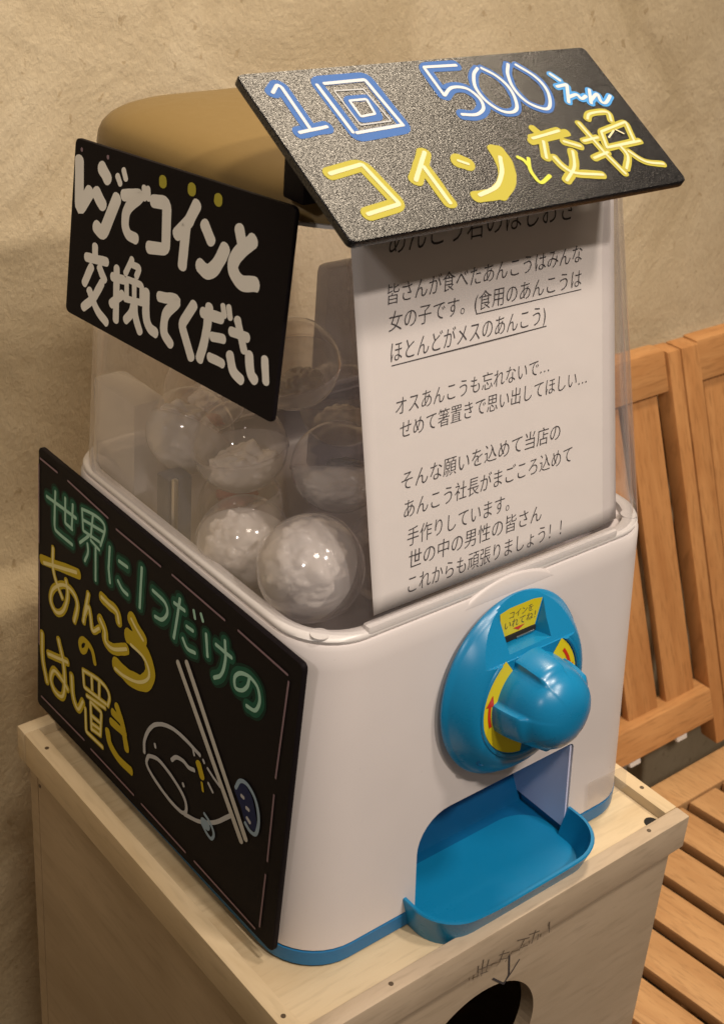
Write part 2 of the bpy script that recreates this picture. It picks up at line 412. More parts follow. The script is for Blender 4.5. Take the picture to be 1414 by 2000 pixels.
STROKES_1 = [
("b",8.6,"s",(135,989,191,1040,207,1023,203,728)),
("w",2.1,"s",(135,989,191,1040,207,1023,203,728)),
("b",8.6,"s",(129,708,307,724)),
("w",2.1,"s",(129,708,307,724)),
("b",7.5,"s",(430,1039,759,1038,770,649,441,633,430,1039)),
("b",4.6,"s",(538,893,680,891,660,744,531,743,538,893)),
("w",2.1,"s",(423,1013,434,665)),
("w",2.1,"s",(471,1016,736,1015,764,676)),
("w",2.1,"s",(454,659,767,673)),
("w",1.6,"s",(549,880,657,878,645,772,549,764,549,880)),
("p",1,"s",(501,959,684,950,710,710,509,708,501,959)),
("b",8,"s",(1405,1055,1176,1064,1169,843)),
("w",2.1,"s",(1405,1055,1176,1064,1169,843)),
("b",8,"c",(1169,843,1261,893,1354,874,1389,793,1365,720,1286,681,1189,694)),
("w",2.1,"c",(1169,843,1261,893,1354,874,1389,793,1365,720,1286,681,1189,694)),
("b",6.2,"c",(1539,1017,1475,969,1420,874,1421,766,1476,682,1553,667,1614,718,1653,839,1627,944,1567,1015)),
("w",2.1,"c",(1539,1017,1475,969,1420,874,1421,766,1476,682,1553,667,1614,718,1653,839,1627,944,1567,1015)),
("b",6.2,"c",(1778,1024,1716,942,1681,835,1701,723,1788,657,1851,688,1910,792,1904,905,1832,1014)),
("w",2.1,"c",(1778,1024,1716,942,1681,835,1701,723,1788,657,1851,688,1910,792,1904,905,1832,1014)),
("l",5.5,"s",(2031,916,2065,858)),
("w",2.2,"s",(2031,916,2065,858)),
("l",5.5,"s",(2005,813,2093,822,1999,685)),
("w",2.2,"s",(2005,813,2093,822,1999,685)),
("l",5.5,"c",(2025,722,2104,736,2115,700,2166,716)),
("w",2.2,"c",(2025,722,2104,736,2115,700,2166,716)),
("l",5.5,"c",(2179,679,2264,722,2247,662,2276,647,2354,696)),
("w",2.2,"c",(2179,679,2264,722,2247,662,2276,647,2354,696)),
("l",5.5,"s",(2231,762,2161,657)),
("w",2.2,"s",(2231,762,2161,657)),
("y",8.8,"s",(137,424,353,453,405,172,188,144)),
("c",2.5,"s",(137,424,353,453,405,172,188,144)),
("y",8.4,"s",(774,473,597,301)),
("c",2.5,"s",(774,473,597,301)),
("y",8.4,"s",(703,380,702,126)),
("c",2.5,"s",(703,380,702,126)),
("y",10.5,"s",(941,387,989,353)),
("c",1.8,"s",(941,387,989,353)),
("y",8,"c",(1225,433,1209,327,1151,222,1025,138,889,138)),
("y",8,"c",(1252,422,1237,308,1157,192,1041,121)),
("c",2.6,"c",(1225,368,1158,263,1058,181,914,143)),
("g",2.4,"c",(1341,350,1365,324,1370,284)),
("g",2.4,"c",(1407,332,1368,272,1354,217,1366,157,1459,192)),
("y",6.2,"s",(1537,461,1763,489)),
("c",1.9,"s",(1537,461,1763,489)),
("y",6.2,"s",(1738,409,1828,357)),
("c",1.9,"s",(1738,409,1828,357)),
("y",6.2,"s",(1595,430,1528,313)),
("c",1.9,"s",(1595,430,1528,313)),
("y",5.5,"s",(1595,536,1612,481)),
("y",5.5,"s",(1514,442,1808,468)),
("y",6.2,"c",(1745,332,1670,224,1545,141)),
("c",1.9,"c",(1745,332,1670,224,1545,141)),
("y",6.2,"c",(1584,312,1600,228,1652,179,1827,138)),
("c",1.9,"c",(1584,312,1600,228,1652,179,1827,138)),
("y",5.2,"s",(1949,526,1965,275,1992,119)),
("c",1.7,"s",(1949,526,1965,275,1992,119)),
("y",5.2,"s",(1879,391,2005,401)),
("c",1.7,"s",(1879,391,2005,401)),
("y",5.2,"s",(1858,261,1990,287)),
("c",1.7,"s",(1858,261,1990,287)),
("y",5.2,"s",(2062,439,2305,485,2250,333,2010,319,2062,439)),
("c",1.7,"s",(2062,439,2305,485,2250,333,2010,319,2062,439)),
("y",5.2,"s",(2010,319,2297,330)),
("c",1.7,"s",(2010,319,2297,330)),
("c",1.2,"s",(2084,389,2162,433)),
("c",1.2,"s",(2183,438,2218,401)),
("y",5.2,"c",(2037,545,2090,581,2225,576,2204,506)),
("c",1.7,"c",(2037,545,2090,581,2225,576,2204,506)),
("y",5.2,"c",(2118,314,2113,237,2028,151)),
("c",1.7,"c",(2118,314,2113,237,2028,151)),
("y",5.2,"c",(2147,271,2209,180,2332,140)),
("c",1.7,"c",(2147,271,2209,180,2332,140)),
]
STROKES_2 = [
("w",8.5,"s",(53,967,81,680,170,810)),
("w",8.5,"s",(267,979,328,925)),
("w",8.5,"s",(232,819,300,765)),
("w",8.5,"s",(252,624,318,596,425,836)),
("w",4.2,"s",(417,962,445,926)),
("w",4.2,"s",(468,1009,493,965)),
("w",4.2,"s",(658,956,669,898)),
("w",4.2,"s",(693,959,705,904)),
("w",7,"c",(482,869,630,902,534,813,513,719,552,660,620,653)),
("w",7.6,"s",(746,902,863,922,887,664,741,636)),
("w",7.6,"s",(1109,973,1064,878,967,773)),
("w",7.6,"s",(1040,835,1035,613)),
("w",7.6,"s",(1186,886,1250,814)),
("w",7.6,"s",(1459,936,1495,858)),
("w",8.5,"c",(1176,659,1246,639,1315,699,1365,804)),
("w",8.5,"c",(1570,902,1459,788,1445,707,1513,661,1622,678)),
("w",5.6,"s",(254,506,260,449)),
("w",5.6,"s",(178,419,372,445)),
("w",5.6,"s",(232,374,173,256)),
("w",5.6,"s",(309,390,363,333)),
("w",5.6,"c",(339,306,266,190,177,108)),
("w",5.6,"c",(226,225,315,130,405,84)),
("w",5.6,"s",(470,437,494,126)),
("w",5.6,"s",(436,374,537,384)),
("w",5.6,"s",(443,210,537,299)),
("w",4.2,"s",(602,526,552,428)),
("w",4.2,"s",(595,496,675,496,652,438)),
("w",4.2,"s",(578,298,566,399,706,402,717,314)),
("w",4.2,"s",(636,407,646,319)),
("w",4.2,"s",(563,280,738,305)),
("w",5.6,"c",(653,295,632,216,584,154)),
("w",5.6,"c",(651,281,675,196,719,128)),
("w",6.5,"c",(749,376,766,238,803,178,858,165)),
("w",6.5,"c",(866,383,1020,405,935,298,933,193,997,143)),
("w",6.5,"s",(1163,426,1074,284,1177,125)),
("w",6.5,"s",(1240,406,1391,420)),
("w",6.5,"c",(1288,452,1282,300,1250,137)),
("w",6.5,"c",(1489,243,1524,167,1594,135)),
("w",6.5,"c",(1636,292,1662,202,1698,171)),
("w",5.6,"s",(1332,297,1425,313)),
("w",5.6,"s",(1327,178,1437,175)),
("w",5.6,"s",(1478,374,1608,381)),
("w",5.6,"s",(1519,451,1594,303)),
("w",5.6,"s",(1757,308,1785,189)),
("w",4.2,"s",(1395,492,1415,442)),
("w",4.2,"s",(1442,500,1461,445)),
("y",6.5,"s",(814,1039,817,1018)),
("y",6.5,"s",(1058,1057,1060,1036)),
("y",6.5,"s",(1275,1054,1278,1033)),
("d",2.2,"s",(73,1040,74,1030)),
("d",2.2,"s",(320,1053,321,1044)),
]
STROKES_3 = [
("n",9,"s",(125,1826,547,1856)),
("g",2.6,"s",(125,1826,547,1856)),
("n",9,"s",(391,1937,397,1746,498,1744)),
("g",2.6,"s",(391,1937,397,1746,498,1744)),
("n",9,"s",(498,1937,490,1749)),
("g",2.6,"s",(498,1937,490,1749)),
("n",9,"s",(1002,1860,996,1693,1020,1597)),
("g",2.6,"s",(1002,1860,996,1693,1020,1597)),
("n",9,"s",(1124,1816,1232,1825)),
("g",2.6,"s",(1124,1816,1232,1825)),
("n",9,"s",(1405,1912,1400,1611)),
("g",2.6,"s",(1405,1912,1400,1611)),
("n",9,"c",(250,1922,244,1758,250,1641,299,1621,502,1627)),
("g",2.6,"c",(250,1922,244,1758,250,1641,299,1621,502,1627)),
("n",9,"c",(1120,1666,1179,1631,1248,1627)),
("g",2.6,"c",(1120,1666,1179,1631,1248,1627)),
("n",9,"c",(1544,1818,1688,1808,1725,1749,1668,1669,1585,1647)),
("g",2.6,"c",(1544,1818,1688,1808,1725,1749,1668,1669,1585,1647)),
("n",6.5,"s",(625,1964,647,1809,867,1830)),
("g",2.3,"s",(625,1964,647,1809,867,1830)),
("n",6.5,"s",(643,1890,919,1930)),
("g",2.3,"s",(643,1890,919,1930)),
("n",6.5,"s",(772,1985,751,1810)),
("g",2.3,"s",(772,1985,751,1810)),
("n",6.5,"s",(722,1804,607,1695)),
("g",2.3,"s",(722,1804,607,1695)),
("n",6.5,"s",(752,1786,870,1770)),
("g",2.3,"s",(752,1786,870,1770)),
("n",6.5,"s",(819,1769,832,1515)),
("g",2.3,"s",(819,1769,832,1515)),
("n",6.5,"c",(625,1964,771,1993,887,1999,932,1956,883,1809)),
("g",2.3,"c",(625,1964,771,1993,887,1999,932,1956,883,1809)),
("n",6.5,"c",(710,1739,720,1677,679,1589)),
("g",2.3,"c",(710,1739,720,1677,679,1589)),
("n",9,"s",(1795,1862,1914,1870)),
("g",2.6,"s",(1795,1862,1914,1870)),
("n",9,"s",(1945,1775,2018,1783)),
("g",2.6,"s",(1945,1775,2018,1783)),
("n",9,"s",(2157,1839,2187,1697)),
("g",2.6,"s",(2157,1839,2187,1697)),
("n",9,"s",(2265,1826,2431,1830)),
("g",2.6,"s",(2265,1826,2431,1830)),
("n",9,"c",(1856,1923,1839,1792,1813,1615)),
("g",2.6,"c",(1856,1923,1839,1792,1813,1615)),
("n",9,"c",(1911,1670,1967,1627,2054,1644)),
("g",2.6,"c",(1911,1670,1967,1627,2054,1644)),
("n",9,"c",(2353,1904,2371,1777,2340,1657,2270,1591)),
("g",2.6,"c",(2353,1904,2371,1777,2340,1657,2270,1591)),
("n",9,"c",(2617,1795,2605,1733,2558,1677,2492,1656,2478,1721,2532,1781,2622,1807,2704,1784,2734,1703,2699,1622,2614,1601)),
("g",2.6,"c",(2617,1795,2605,1733,2558,1677,2492,1656,2478,1721,2532,1781,2622,1807,2704,1784,2734,1703,2699,1622,2614,1601)),
("g",2.6,"s",(2011,1924,2030,1879)),
("g",2.6,"s",(2089,1943,2114,1907)),
("y",8,"s",(63,1288,602,1446)),
("c",2.8,"s",(97,1278,571,1443)),
("y",5.2,"c",(231,1466,232,1325,261,1251,315,1190,378,1134)),
("c",2.6,"c",(231,1466,232,1325,261,1251,315,1190,378,1134)),
("y",6.2,"c",(428,1303,456,1194,397,1041,294,971,210,1016,240,1132,390,1248,532,1261,597,1190,556,1039)),
("c",2.5,"c",(428,1303,456,1194,397,1041,294,971,210,1016,240,1132,390,1248,532,1261,597,1190,556,1039)),
("y",5.6,"c",(743,1365,711,1226,686,1106)),
("c",2.4,"c",(743,1365,711,1226,686,1106)),
("y",5.6,"c",(692,1154,748,1263,781,1203,816,1108,902,1175)),
("c",2.4,"c",(692,1154,748,1263,781,1203,816,1108,902,1175)),
("y",8.5,"c",(906,1255,975,1198,994,1122,1097,1120,1263,1216)),
("c",2.6,"c",(906,1255,975,1198,994,1122,1097,1120,1263,1216)),
("y",8.5,"c",(918,1433,1020,1429,1121,1425,1157,1360)),
("c",2.6,"c",(918,1433,1020,1429,1121,1425,1157,1360)),
("y",11,"c",(1307,1477,1372,1439,1464,1399)),
("c",2.2,"c",(1307,1477,1372,1439,1464,1399)),
("y",12,"c",(1276,1323,1407,1339,1527,1291,1562,1186,1495,1086,1333,1022,1132,1016)),
("c",2.4,"c",(1314,1282,1474,1277,1551,1212,1532,1134,1415,1046,1249,994,1127,983)),
("y",4.6,"c",(747,960,719,890,666,860,643,914,700,968,808,951,858,864)),
("y",7,"c",(84,675,97,464,169,294)),
("c",2.5,"c",(84,675,97,464,169,294)),
("y",7,"c",(333,760,411,610,437,437,405,308,288,289,227,358,275,459,400,453,484,418)),
("c",2.5,"c",(333,760,411,610,437,437,405,308,288,289,227,358,275,459,400,453,484,418)),
("y",7,"c",(535,571,565,411,640,344,707,452)),
("c",2.5,"c",(535,571,565,411,640,344,707,452)),
("y",7,"s",(180,550,475,648)),
("c",2.5,"s",(180,550,475,648)),
("y",4.2,"s",(696,713,720,583,1030,629)),
("c",2,"s",(696,713,720,583,1030,629)),
("y",4.2,"s",(819,732,832,630)),
("c",2,"s",(819,732,832,630)),
("y",4.2,"s",(925,750,932,623)),
("c",2,"s",(925,750,932,623)),
("y",4.2,"s",(759,535,1017,587)),
("c",2,"s",(759,535,1017,587)),
("y",4.2,"s",(841,292,814,518,968,521,964,323)),
("c",2,"s",(841,292,814,518,968,521,964,323)),
("y",4.2,"s",(835,410,958,423)),
("c",2,"s",(835,410,958,423)),
("y",4.2,"s",(838,346,961,369)),
("c",2,"s",(838,346,961,369)),
("y",4.2,"s",(838,299,964,322)),
("c",2,"s",(838,299,964,322)),
("y",4.2,"s",(744,418,765,229,999,243)),
("c",2,"s",(744,418,765,229,999,243)),
("y",4.2,"c",(696,713,894,759,1015,760,1070,712,1050,627)),
("c",2,"c",(696,713,894,759,1015,760,1070,712,1050,627)),
("y",6.5,"s",(1120,617,1246,615)),
("y",6.5,"s",(1103,529,1287,542)),
("y",6.5,"c",(1167,700,1246,606,1319,435)),
("y",6.5,"c",(1057,421,1100,337,1223,288,1384,295)),
("f",3,"c",(1544,560,1543,665,1604,796,1708,894,1854,956,2013,971,2183,961)),
("f",3,"c",(1621,579,1732,616,1915,585,2043,528,2077,452,2028,399,1877,394,1691,432,1586,482,1588,543,1621,579)),
("f",3,"c",(2055,404,2222,465,2391,578,2548,743)),
("f",3,"c",(1875,717,1925,772,2003,797,2070,789,2134,810)),
("f",2.2,"s",(2295,819,2349,786)),
("f",2.2,"s",(2106,954,2123,921)),
("f",2.2,"s",(2277,920,2344,896,2421,879)),
("f",2.2,"s",(2223,949,2237,937)),
("f",2.6,"s",(1668,706,1676,689)),
("f",2.6,"s",(2020,625,2029,614)),
("y",6,"s",(2172,884,2222,817)),
("y",2.5,"s",(2223,769,2241,720)),
("t",2.4,"c",(2277,567,2344,544,2395,491,2375,436,2323,438,2260,474)),
("t",7,"s",(2272,492,2323,501)),
("k",9,"c",(2635,1027,2711,995,2756,917,2779,832)),
("k",9,"c",(2605,981,2673,918,2729,847)),
("t",2.8,"c",(2581,981,2619,1059,2700,1080,2789,1025,2833,913,2818,800,2762,777,2705,800)),
("f",2.6,"s",(2643,965,2667,965)),
("f",2.6,"s",(2703,914,2727,914)),
("f",2.6,"s",(2717,847,2748,835)),
("h",4.6,"s",(1880,1475,2679,641)),
("h",4.6,"s",(1976,1531,2723,689)),
("d",1.5,"s",(24,2080,280,2082)),
("d",1.5,"s",(427,2086,972,2062)),
("d",1.5,"s",(1081,2031,1626,2034)),
("d",1.5,"s",(1758,2044,2338,2038)),
("d",1.5,"s",(2477,2045,2967,2030)),
("d",1.5,"s",(9,2026,21,1404)),
("d",1.5,"s",(29,1272,43,557)),
("d",1.5,"s",(2981,1993,2950,1304)),
("d",1.5,"s",(2951,1183,2949,687)),
("d",1.5,"s",(2945,580,2936,164)),
("d",1.5,"s",(2894,111,2204,123)),
("d",1.5,"s",(2096,117,1540,123)),
("d",1.5,"s",(1436,126,841,124)),
("d",1.5,"s",(742,138,86,116)),
]

# ------------------------------------------------------------------ setting: wall and floor
FLOOR_Z = -0.78
bm = bmesh.new()
prof = [(-0.78, 0.470), (-0.30, 0.472), (-0.05, 0.470), (0.006, 0.471), (0.020, 0.476), (0.028, 0.490), (0.042, 0.4980), (0.052, 0.4985), (0.062, 0.5035), (0.10, 0.506), (0.35, 0.508), (1.6, 0.508)]
xs = [-2.2 + 0.06 * i for i in range(84)]
rows = []
for z, y in prof:
    rows.append([bm.verts.new((x, y + 0.006 * noise.noise(Vector((x * 5, z * 5, 1.3))), z + (0.008 * noise.noise(Vector((x * 6, 3.1, 0.5))) if 0.0 < z < 0.08 else 0))) for x in xs])
for a, b in zip(rows, rows[1:]):
    for i in range(len(xs) - 1): bm.faces.new((a[i], a[i + 1], b[i + 1], b[i]))
wall = frombm('wall', bm, MATS['plaster'], smooth=60)
tag(wall, 'rough beige plaster wall with a shallow ledge behind the vending machine', 'wall', kind='structure')
bm = bmesh.new(); box(bm, -2.2, 2.84, -1.8, 0.52, FLOOR_Z - 0.05, FLOOR_Z)
tag(frombm('floor', bm, MATS['floor_dark']), kind='structure')

# ------------------------------------------------------------------ chairs
def make_chair(x1):
    """slatted wooden chair whose right side is at x1"""
    W = 0.448; x0 = x1 - W
    root = empty('wooden_chair', (x1 - W / 2, 0.08, FLOOR_Z))
    s = 0.388; y0, z0 = 0.440, 0.046           # the reclined back plane
    def yb(z): return y0 + s * (z - z0)
    def slat(bm, xa, xb, za, zb, d0, d1, bev=0.002):
        box(bm, xa, xb, d0, d1, za, zb, bev, 2, lambda c: Vector((c.x, c.y + yb(c.z), c.z)))
    bk = bmesh.new()
    slat(bk, x0, x0 + 0.030, FLOOR_Z * 0 - 0.345, 0.0885, -0.002, 0.022)
    slat(bk, x1 - 0.0215, x1, -0.345, 0.0885, -0.002, 0.022)
    x = x1 - 0.0875 + 0.0001
    while x > x0 + 0.032:
        slat(bk, max(x, x0 + 0.034), x + 0.0495, -0.300, 0.062, 0.007, 0.017); x -= 0.0640
    for p in bk.faces: pass
    back = frombm('backrest', bk, MATS['chair_wood_up'], root, smooth=35)
    rl = bmesh.new()
    slat(rl, x0 + 0.0305, x1 - 0.022, 0.046, 0.0905, 0.001, 0.0235, 0.004)
    frombm('top_rail', rl, MATS['chair_wood_cross'], root, smooth=35)
    rl = bmesh.new()
    slat(rl, x0 + 0.0305, x1 - 0.022, -0.314, -0.279, -0.004, 0.022, 0.003)
    frombm('lower_rail', rl, MATS['chair_wood_cross'], root, smooth=35)
    for xx in (x1 - 0.077, x1 - 0.157, x0 + 0.16, x0 + 0.08):
        pd = bmesh.new(); slat(pd, xx - 0.009, xx + 0.009, -0.3215, -0.3142, -0.001, 0.012, 0.002)
        frombm('pad', pd, MATS['felt_white'], root, smooth=40)
    k = 0.10; yB = 0.284; zs = -0.35; yF = -0.135
    def seat(bm, xa, xb, ya, yb_, t0, t1, bev=0.002):
        box(bm, xa, xb, ya, yb_, t0, t1, bev, 2, lambda c: Vector((c.x, c.y, c.z + zs + k * (yB - c.y))))
    st = bmesh.new()
    seat(st, x0, x1, 0.2415, yB, -0.022, 0.0, 0.003)
    seat(st, x0, x1, yF - 0.045, yF - 0.002, -0.022, 0.0, 0.003)
    xx = x1 - 0.0505 - 0.083 + 0.0005
    edges = []
    c = x1 - 0.134 + 0.0065
    # slats run front to back; the gaps fall 0.058 apart
    c0 = x1 - 0.134
    g = c0
    while g < x1: g += 0.058
    while g > x0:
        xa, xb = max(g - 0.058 + 0.0065, x0), min(g - 0.0065, x1)
        if xb - xa > 0.01: seat(st, xa, xb, yF, 0.2395, -0.014, -0.001, 0.002)
        g -= 0.058
    frombm('seat', st, MATS['chair_wood_deep'], root, smooth=35)
    for xa in (x0 + 0.004, x1 - 0.026):
        fr = bmesh.new(); seat(fr, xa, xa + 0.022, yF - 0.04, yB - 0.005, -0.062, -0.0145)
        frombm('seat_rail', fr, MATS['chair_wood_deep'], root, smooth=35)
    for xa in (x0 + 0.004, x1 - 0.034):
        for ya, zt in ((yF - 0.04, -0.36), (0.246, -0.40)):
            lg = bmesh.new(); box(lg, xa + 0.001, xa + 0.029, ya, ya + 0.03, FLOOR_Z, zs + k * (yB - ya) - 0.064, 0.003)
            frombm('leg', lg, MATS['chair_wood_up'], root, smooth=35)
    return root
def copy_tree(o, dx, parent=None):
    c = o.copy(); COL.objects.link(c)
    if parent: c.parent = parent
    else: c.location.x += dx
    for ch in list(o.children): copy_tree(ch, dx, c)
    return c
chair = make_chair(0.5130)
tag(chair, 'slatted orange wood chair right beside the wooden stand, its seat slats in view', 'chair', 'wooden chairs against the wall')
chair2 = copy_tree(chair, 0.4505)
tag(chair2, 'second slatted wood chair, at the right edge of the photo, only its back seen', 'chair', 'wooden chairs against the wall')

# ------------------------------------------------------------------ wooden stand
stand = empty('wooden_stand', (-0.17, 0.18, FLOOR_Z))
tag(stand, 'pale plywood stand with a raised lid rim and a round hole in front', 'stand')
LX0, LX1, LY0, LY1 = -0.3435, 0.002, 0.0, 0.3535
bm = bmesh.new(); box(bm, LX0 + 0.012, LX1 - 0.0125, LY0 + 0.012, LY1 - 0.012, -0.0285, -0.008, 0.0004, 1)
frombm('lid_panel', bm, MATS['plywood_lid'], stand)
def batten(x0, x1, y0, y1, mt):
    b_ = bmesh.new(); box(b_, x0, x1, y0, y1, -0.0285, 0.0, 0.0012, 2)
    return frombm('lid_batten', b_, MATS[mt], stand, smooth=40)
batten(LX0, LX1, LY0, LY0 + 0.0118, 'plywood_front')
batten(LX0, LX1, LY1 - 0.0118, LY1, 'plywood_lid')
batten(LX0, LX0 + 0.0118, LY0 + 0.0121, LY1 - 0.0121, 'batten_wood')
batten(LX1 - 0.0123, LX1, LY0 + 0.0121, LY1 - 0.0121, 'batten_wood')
Z1 = -0.0287; PT = 0.012
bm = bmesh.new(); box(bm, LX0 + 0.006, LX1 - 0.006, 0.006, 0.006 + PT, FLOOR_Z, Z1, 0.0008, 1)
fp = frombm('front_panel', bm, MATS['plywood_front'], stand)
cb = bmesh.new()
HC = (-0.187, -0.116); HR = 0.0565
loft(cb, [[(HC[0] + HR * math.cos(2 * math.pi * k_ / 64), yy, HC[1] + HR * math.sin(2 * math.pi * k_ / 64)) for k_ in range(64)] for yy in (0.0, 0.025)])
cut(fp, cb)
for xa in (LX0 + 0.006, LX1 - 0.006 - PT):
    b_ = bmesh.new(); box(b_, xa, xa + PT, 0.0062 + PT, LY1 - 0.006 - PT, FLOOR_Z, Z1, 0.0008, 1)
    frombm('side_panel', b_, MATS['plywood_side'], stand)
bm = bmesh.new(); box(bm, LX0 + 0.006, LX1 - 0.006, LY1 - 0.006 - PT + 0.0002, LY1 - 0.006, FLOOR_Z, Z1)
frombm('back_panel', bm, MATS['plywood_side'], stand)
bm = bmesh.new(); box(bm, LX0 + 0.0185, LX1 - 0.0185, 0.0185, 0.06, -0.30, -0.29)
frombm('inner_shelf', bm, MATS['hollow_black'], stand)
def screw(x, y, z, axis='z', r=0.0016):
    b_ = bmesh.new()
    if axis == 'z': disc(b_, x, y, z - 0.0006, r, 12, 0.0009)
    else:
        loft(b_, [[(xx, y + r * math.cos(2 * math.pi * k_ / 12), z + r * math.sin(2 * math.pi * k_ / 12)) for k_ in range(12)] for xx in (x - 0.0004, x + 0.0005)])
    frombm('screw', b_, MATS['screw_dark'], stand)
for x, y in ((-0.0035, 0.0405), (-0.0345, 0.0068), (-0.2705, 0.0065), (-0.3375, 0.0245), (-0.3375, 0.0055), (-0.3375, 0.318)): screw(x, y, 0.0)
screw(LX0 + 0.006, 0.332, -0.045, 'x')
bm = bmesh.new(); disc(bm, -0.0185, 0.0165, -0.0084, 0.0055, 20, 0.0006)
frombm('cable_hole', bm, MATS['hollow_black'], stand)
# pencilled writing over the hole
bm = bmesh.new()
M = basis((LX0, LY0 - 0.0002, 0), (1, 0, 0), (0, 0, 1))
zi = 0.0002
for w, pts in PENCIL_LID:
    ribbon(bm, [Vector((pts[i] * 1e-4, pts[i + 1] * 1e-4)) for i in range(0, len(pts), 2)], w * 1e-3, zi, 0.15); zi += 0.000005
link_flat('handwriting', bm, 'pencil', stand, M)
bm = bmesh.new(); M = basis((LX0, LY0 + 0.0058, 0), (1, 0, 0), (0, 0, 1)); zi = 0.0002
for w, pts in PENCIL_PANEL:
    ribbon(bm, [Vector((pts[i] * 1e-4, pts[i + 1] * 1e-4)) for i in range(0, len(pts), 2)], w * 1e-3, zi, 0.15); zi += 0.000005
link_flat('handwritten_arrow', bm, 'ink', stand, M)

# ------------------------------------------------------------------ capsule machine
mach = empty('capsule_machine', (-0.16, 0.19, -0.008))
tag(mach, 'white and blue capsule toy vending machine with clear dome and amber lid', 'vending machine')
ZB, ZT = -0.008, 0.2165
def body_ring(z, ins=0.0):
    t_ = (z - ZB) / 0.23
    return [(x, y, z) for x, y in rrect(-0.314 + 0.0105 * t_ + ins, -0.008 - 0.0035 * t_ - ins, 0.0415 + 0.0185 * t_ + ins, 0.350 - ins, 0.040 - ins * 0.6, 10)]
bm = bmesh.new()
loft(bm, [body_ring(0.0045, 0.001), body_ring(0.0055), body_ring(0.05), body_ring(0.10), body_ring(0.15), body_ring(0.20), body_ring(ZT - 0.0035), body_ring(ZT - 0.001, 0.0012), body_ring(ZT, 0.004)])
# the boss round the coin unit, standing proud of the front and rising into the lip
FM = basis((-0.1535, 0.0541 - 0.0006, 0.1475), (1, 0, 0), (0, 0.0803, 1.0))   # front frame: u right, v up, n outward
body = frombm('body', bm, MATS['white_plastic'], mach, smooth=35)
cb = bmesh.new()   # chute mouth
def chute_pts(x0, x1, z0, z1, rl, rr):
    p = [(x0, z0), (x1, z0)]
    for k_ in range(7):
        a = math.radians(90 * k_ / 6); p.append((x1 - rr + rr * math.cos(a), z1 - rr + rr * math.sin(a)))
    for k_ in range(9):
        a = math.radians(90 + 90 * k_ / 8); p.append((x0 + rl + rl * math.cos(a), z1 - rl + rl * math.sin(a)))
    return p
CP = chute_pts(-0.2215, -0.0815, -0.02, 0.0715, 0.026, 0.004)
loft(cb, [[(x, yy, z) for x, z in CP] for yy in (0.0, 0.16)])
cut(body, cb)
cb = bmesh.new()   # hopper hollow under the dome
loft(cb, [[(x, y, z) for x, y in rrect(-0.2985 + i_, -0.0205 - i_, 0.0700 + i_, 0.340 - i_, 0.034, 8)] for z, i_ in ((0.188, 0.006), (0.26, 0.0))])
cut(body, cb)
for p in body.data.polygons: p.use_smooth = True
body.data.set_sharp_from_angle(angle=math.radians(35))
bm = bmesh.new()
seg = []
HRr = 0.0758; v_cut = 0.0655; a_c = math.acos(v_cut / HRr)
def hump(z, ins):
    r_ = HRr - ins; return [((r_) * math.sin(-a_c + 2 * a_c * k_ / 40), r_ * math.cos(-a_c + 2 * a_c * k_ / 40), z) for k_ in range(41)]
loft(bm, [hump(-0.0095, 0), hump(-0.0022, 0), hump(-0.0010, 0.0007), hump(-0.0004, 0.0018), [(x, v_cut - 0.002, -0.0004) for x, y, z in hump(0, 0.0018)]], False, False, False)
frombm('front_lip', bm, MATS['white_plastic'], mach, FM, 50)
bm = bmesh.new()
loft(bm, [body_ring(ZB + 0.0, 0.005), body_ring(ZB + 0.0012, 0.0026), body_ring(ZB + 0.002, 0.0003), body_ring(0.0040, -0.0003), body_ring(0.0047, 0.002)])
trim = frombm('base_trim', bm, MATS['trim_blue'], mach, smooth=35)
cb = bmesh.new(); loft(cb, [[(x, yy, z) for x, z in chute_pts(-0.2215, -0.0815, -0.02, 0.0715, 0.026, 0.004)] for yy in (0.0, 0.16)])
cut(trim, cb)
# collar
bm = bmesh.new()
def cring(z, ins, r=0.038):
    return [(x, y, z) for x, y in rrect(-0.3032 + ins, -0.0115 - ins, 0.0600 + ins, 0.350 - ins, r - ins * 0.5, 10)]
out_ = [cring(0.2150, 0.004), cring(0.2163, 0.0018), cring(0.2185, 0.0012), cring(0.2203, 0.0022), cring(0.2210, 0.0042), cring(0.2210, 0.0080), cring(0.2202, 0.0096), cring(0.2170, 0.0102), cring(0.2050, 0.0130)]
loft(bm, out_, False, False)
frombm('collar', bm, MATS['collar_plastic'], mach, smooth=50)
for x, y in ((-0.2880, 0.0750), (-0.0300, 0.0750)):
    b_ = bmesh.new(); disc(b_, x, y, 0.2205, 0.0056, 20, 0.0008); frombm('plug', b_, MATS['collar_plastic'], mach, smooth=35)
# ledge under the notice
bm = bmesh.new(); box(bm, -0.2640, -0.0560, 0.0612, 0.0680, 0.2170, 0.2240, 0.0025)
frombm('notice_ledge', bm, MATS['collar_plastic'], mach, smooth=35)
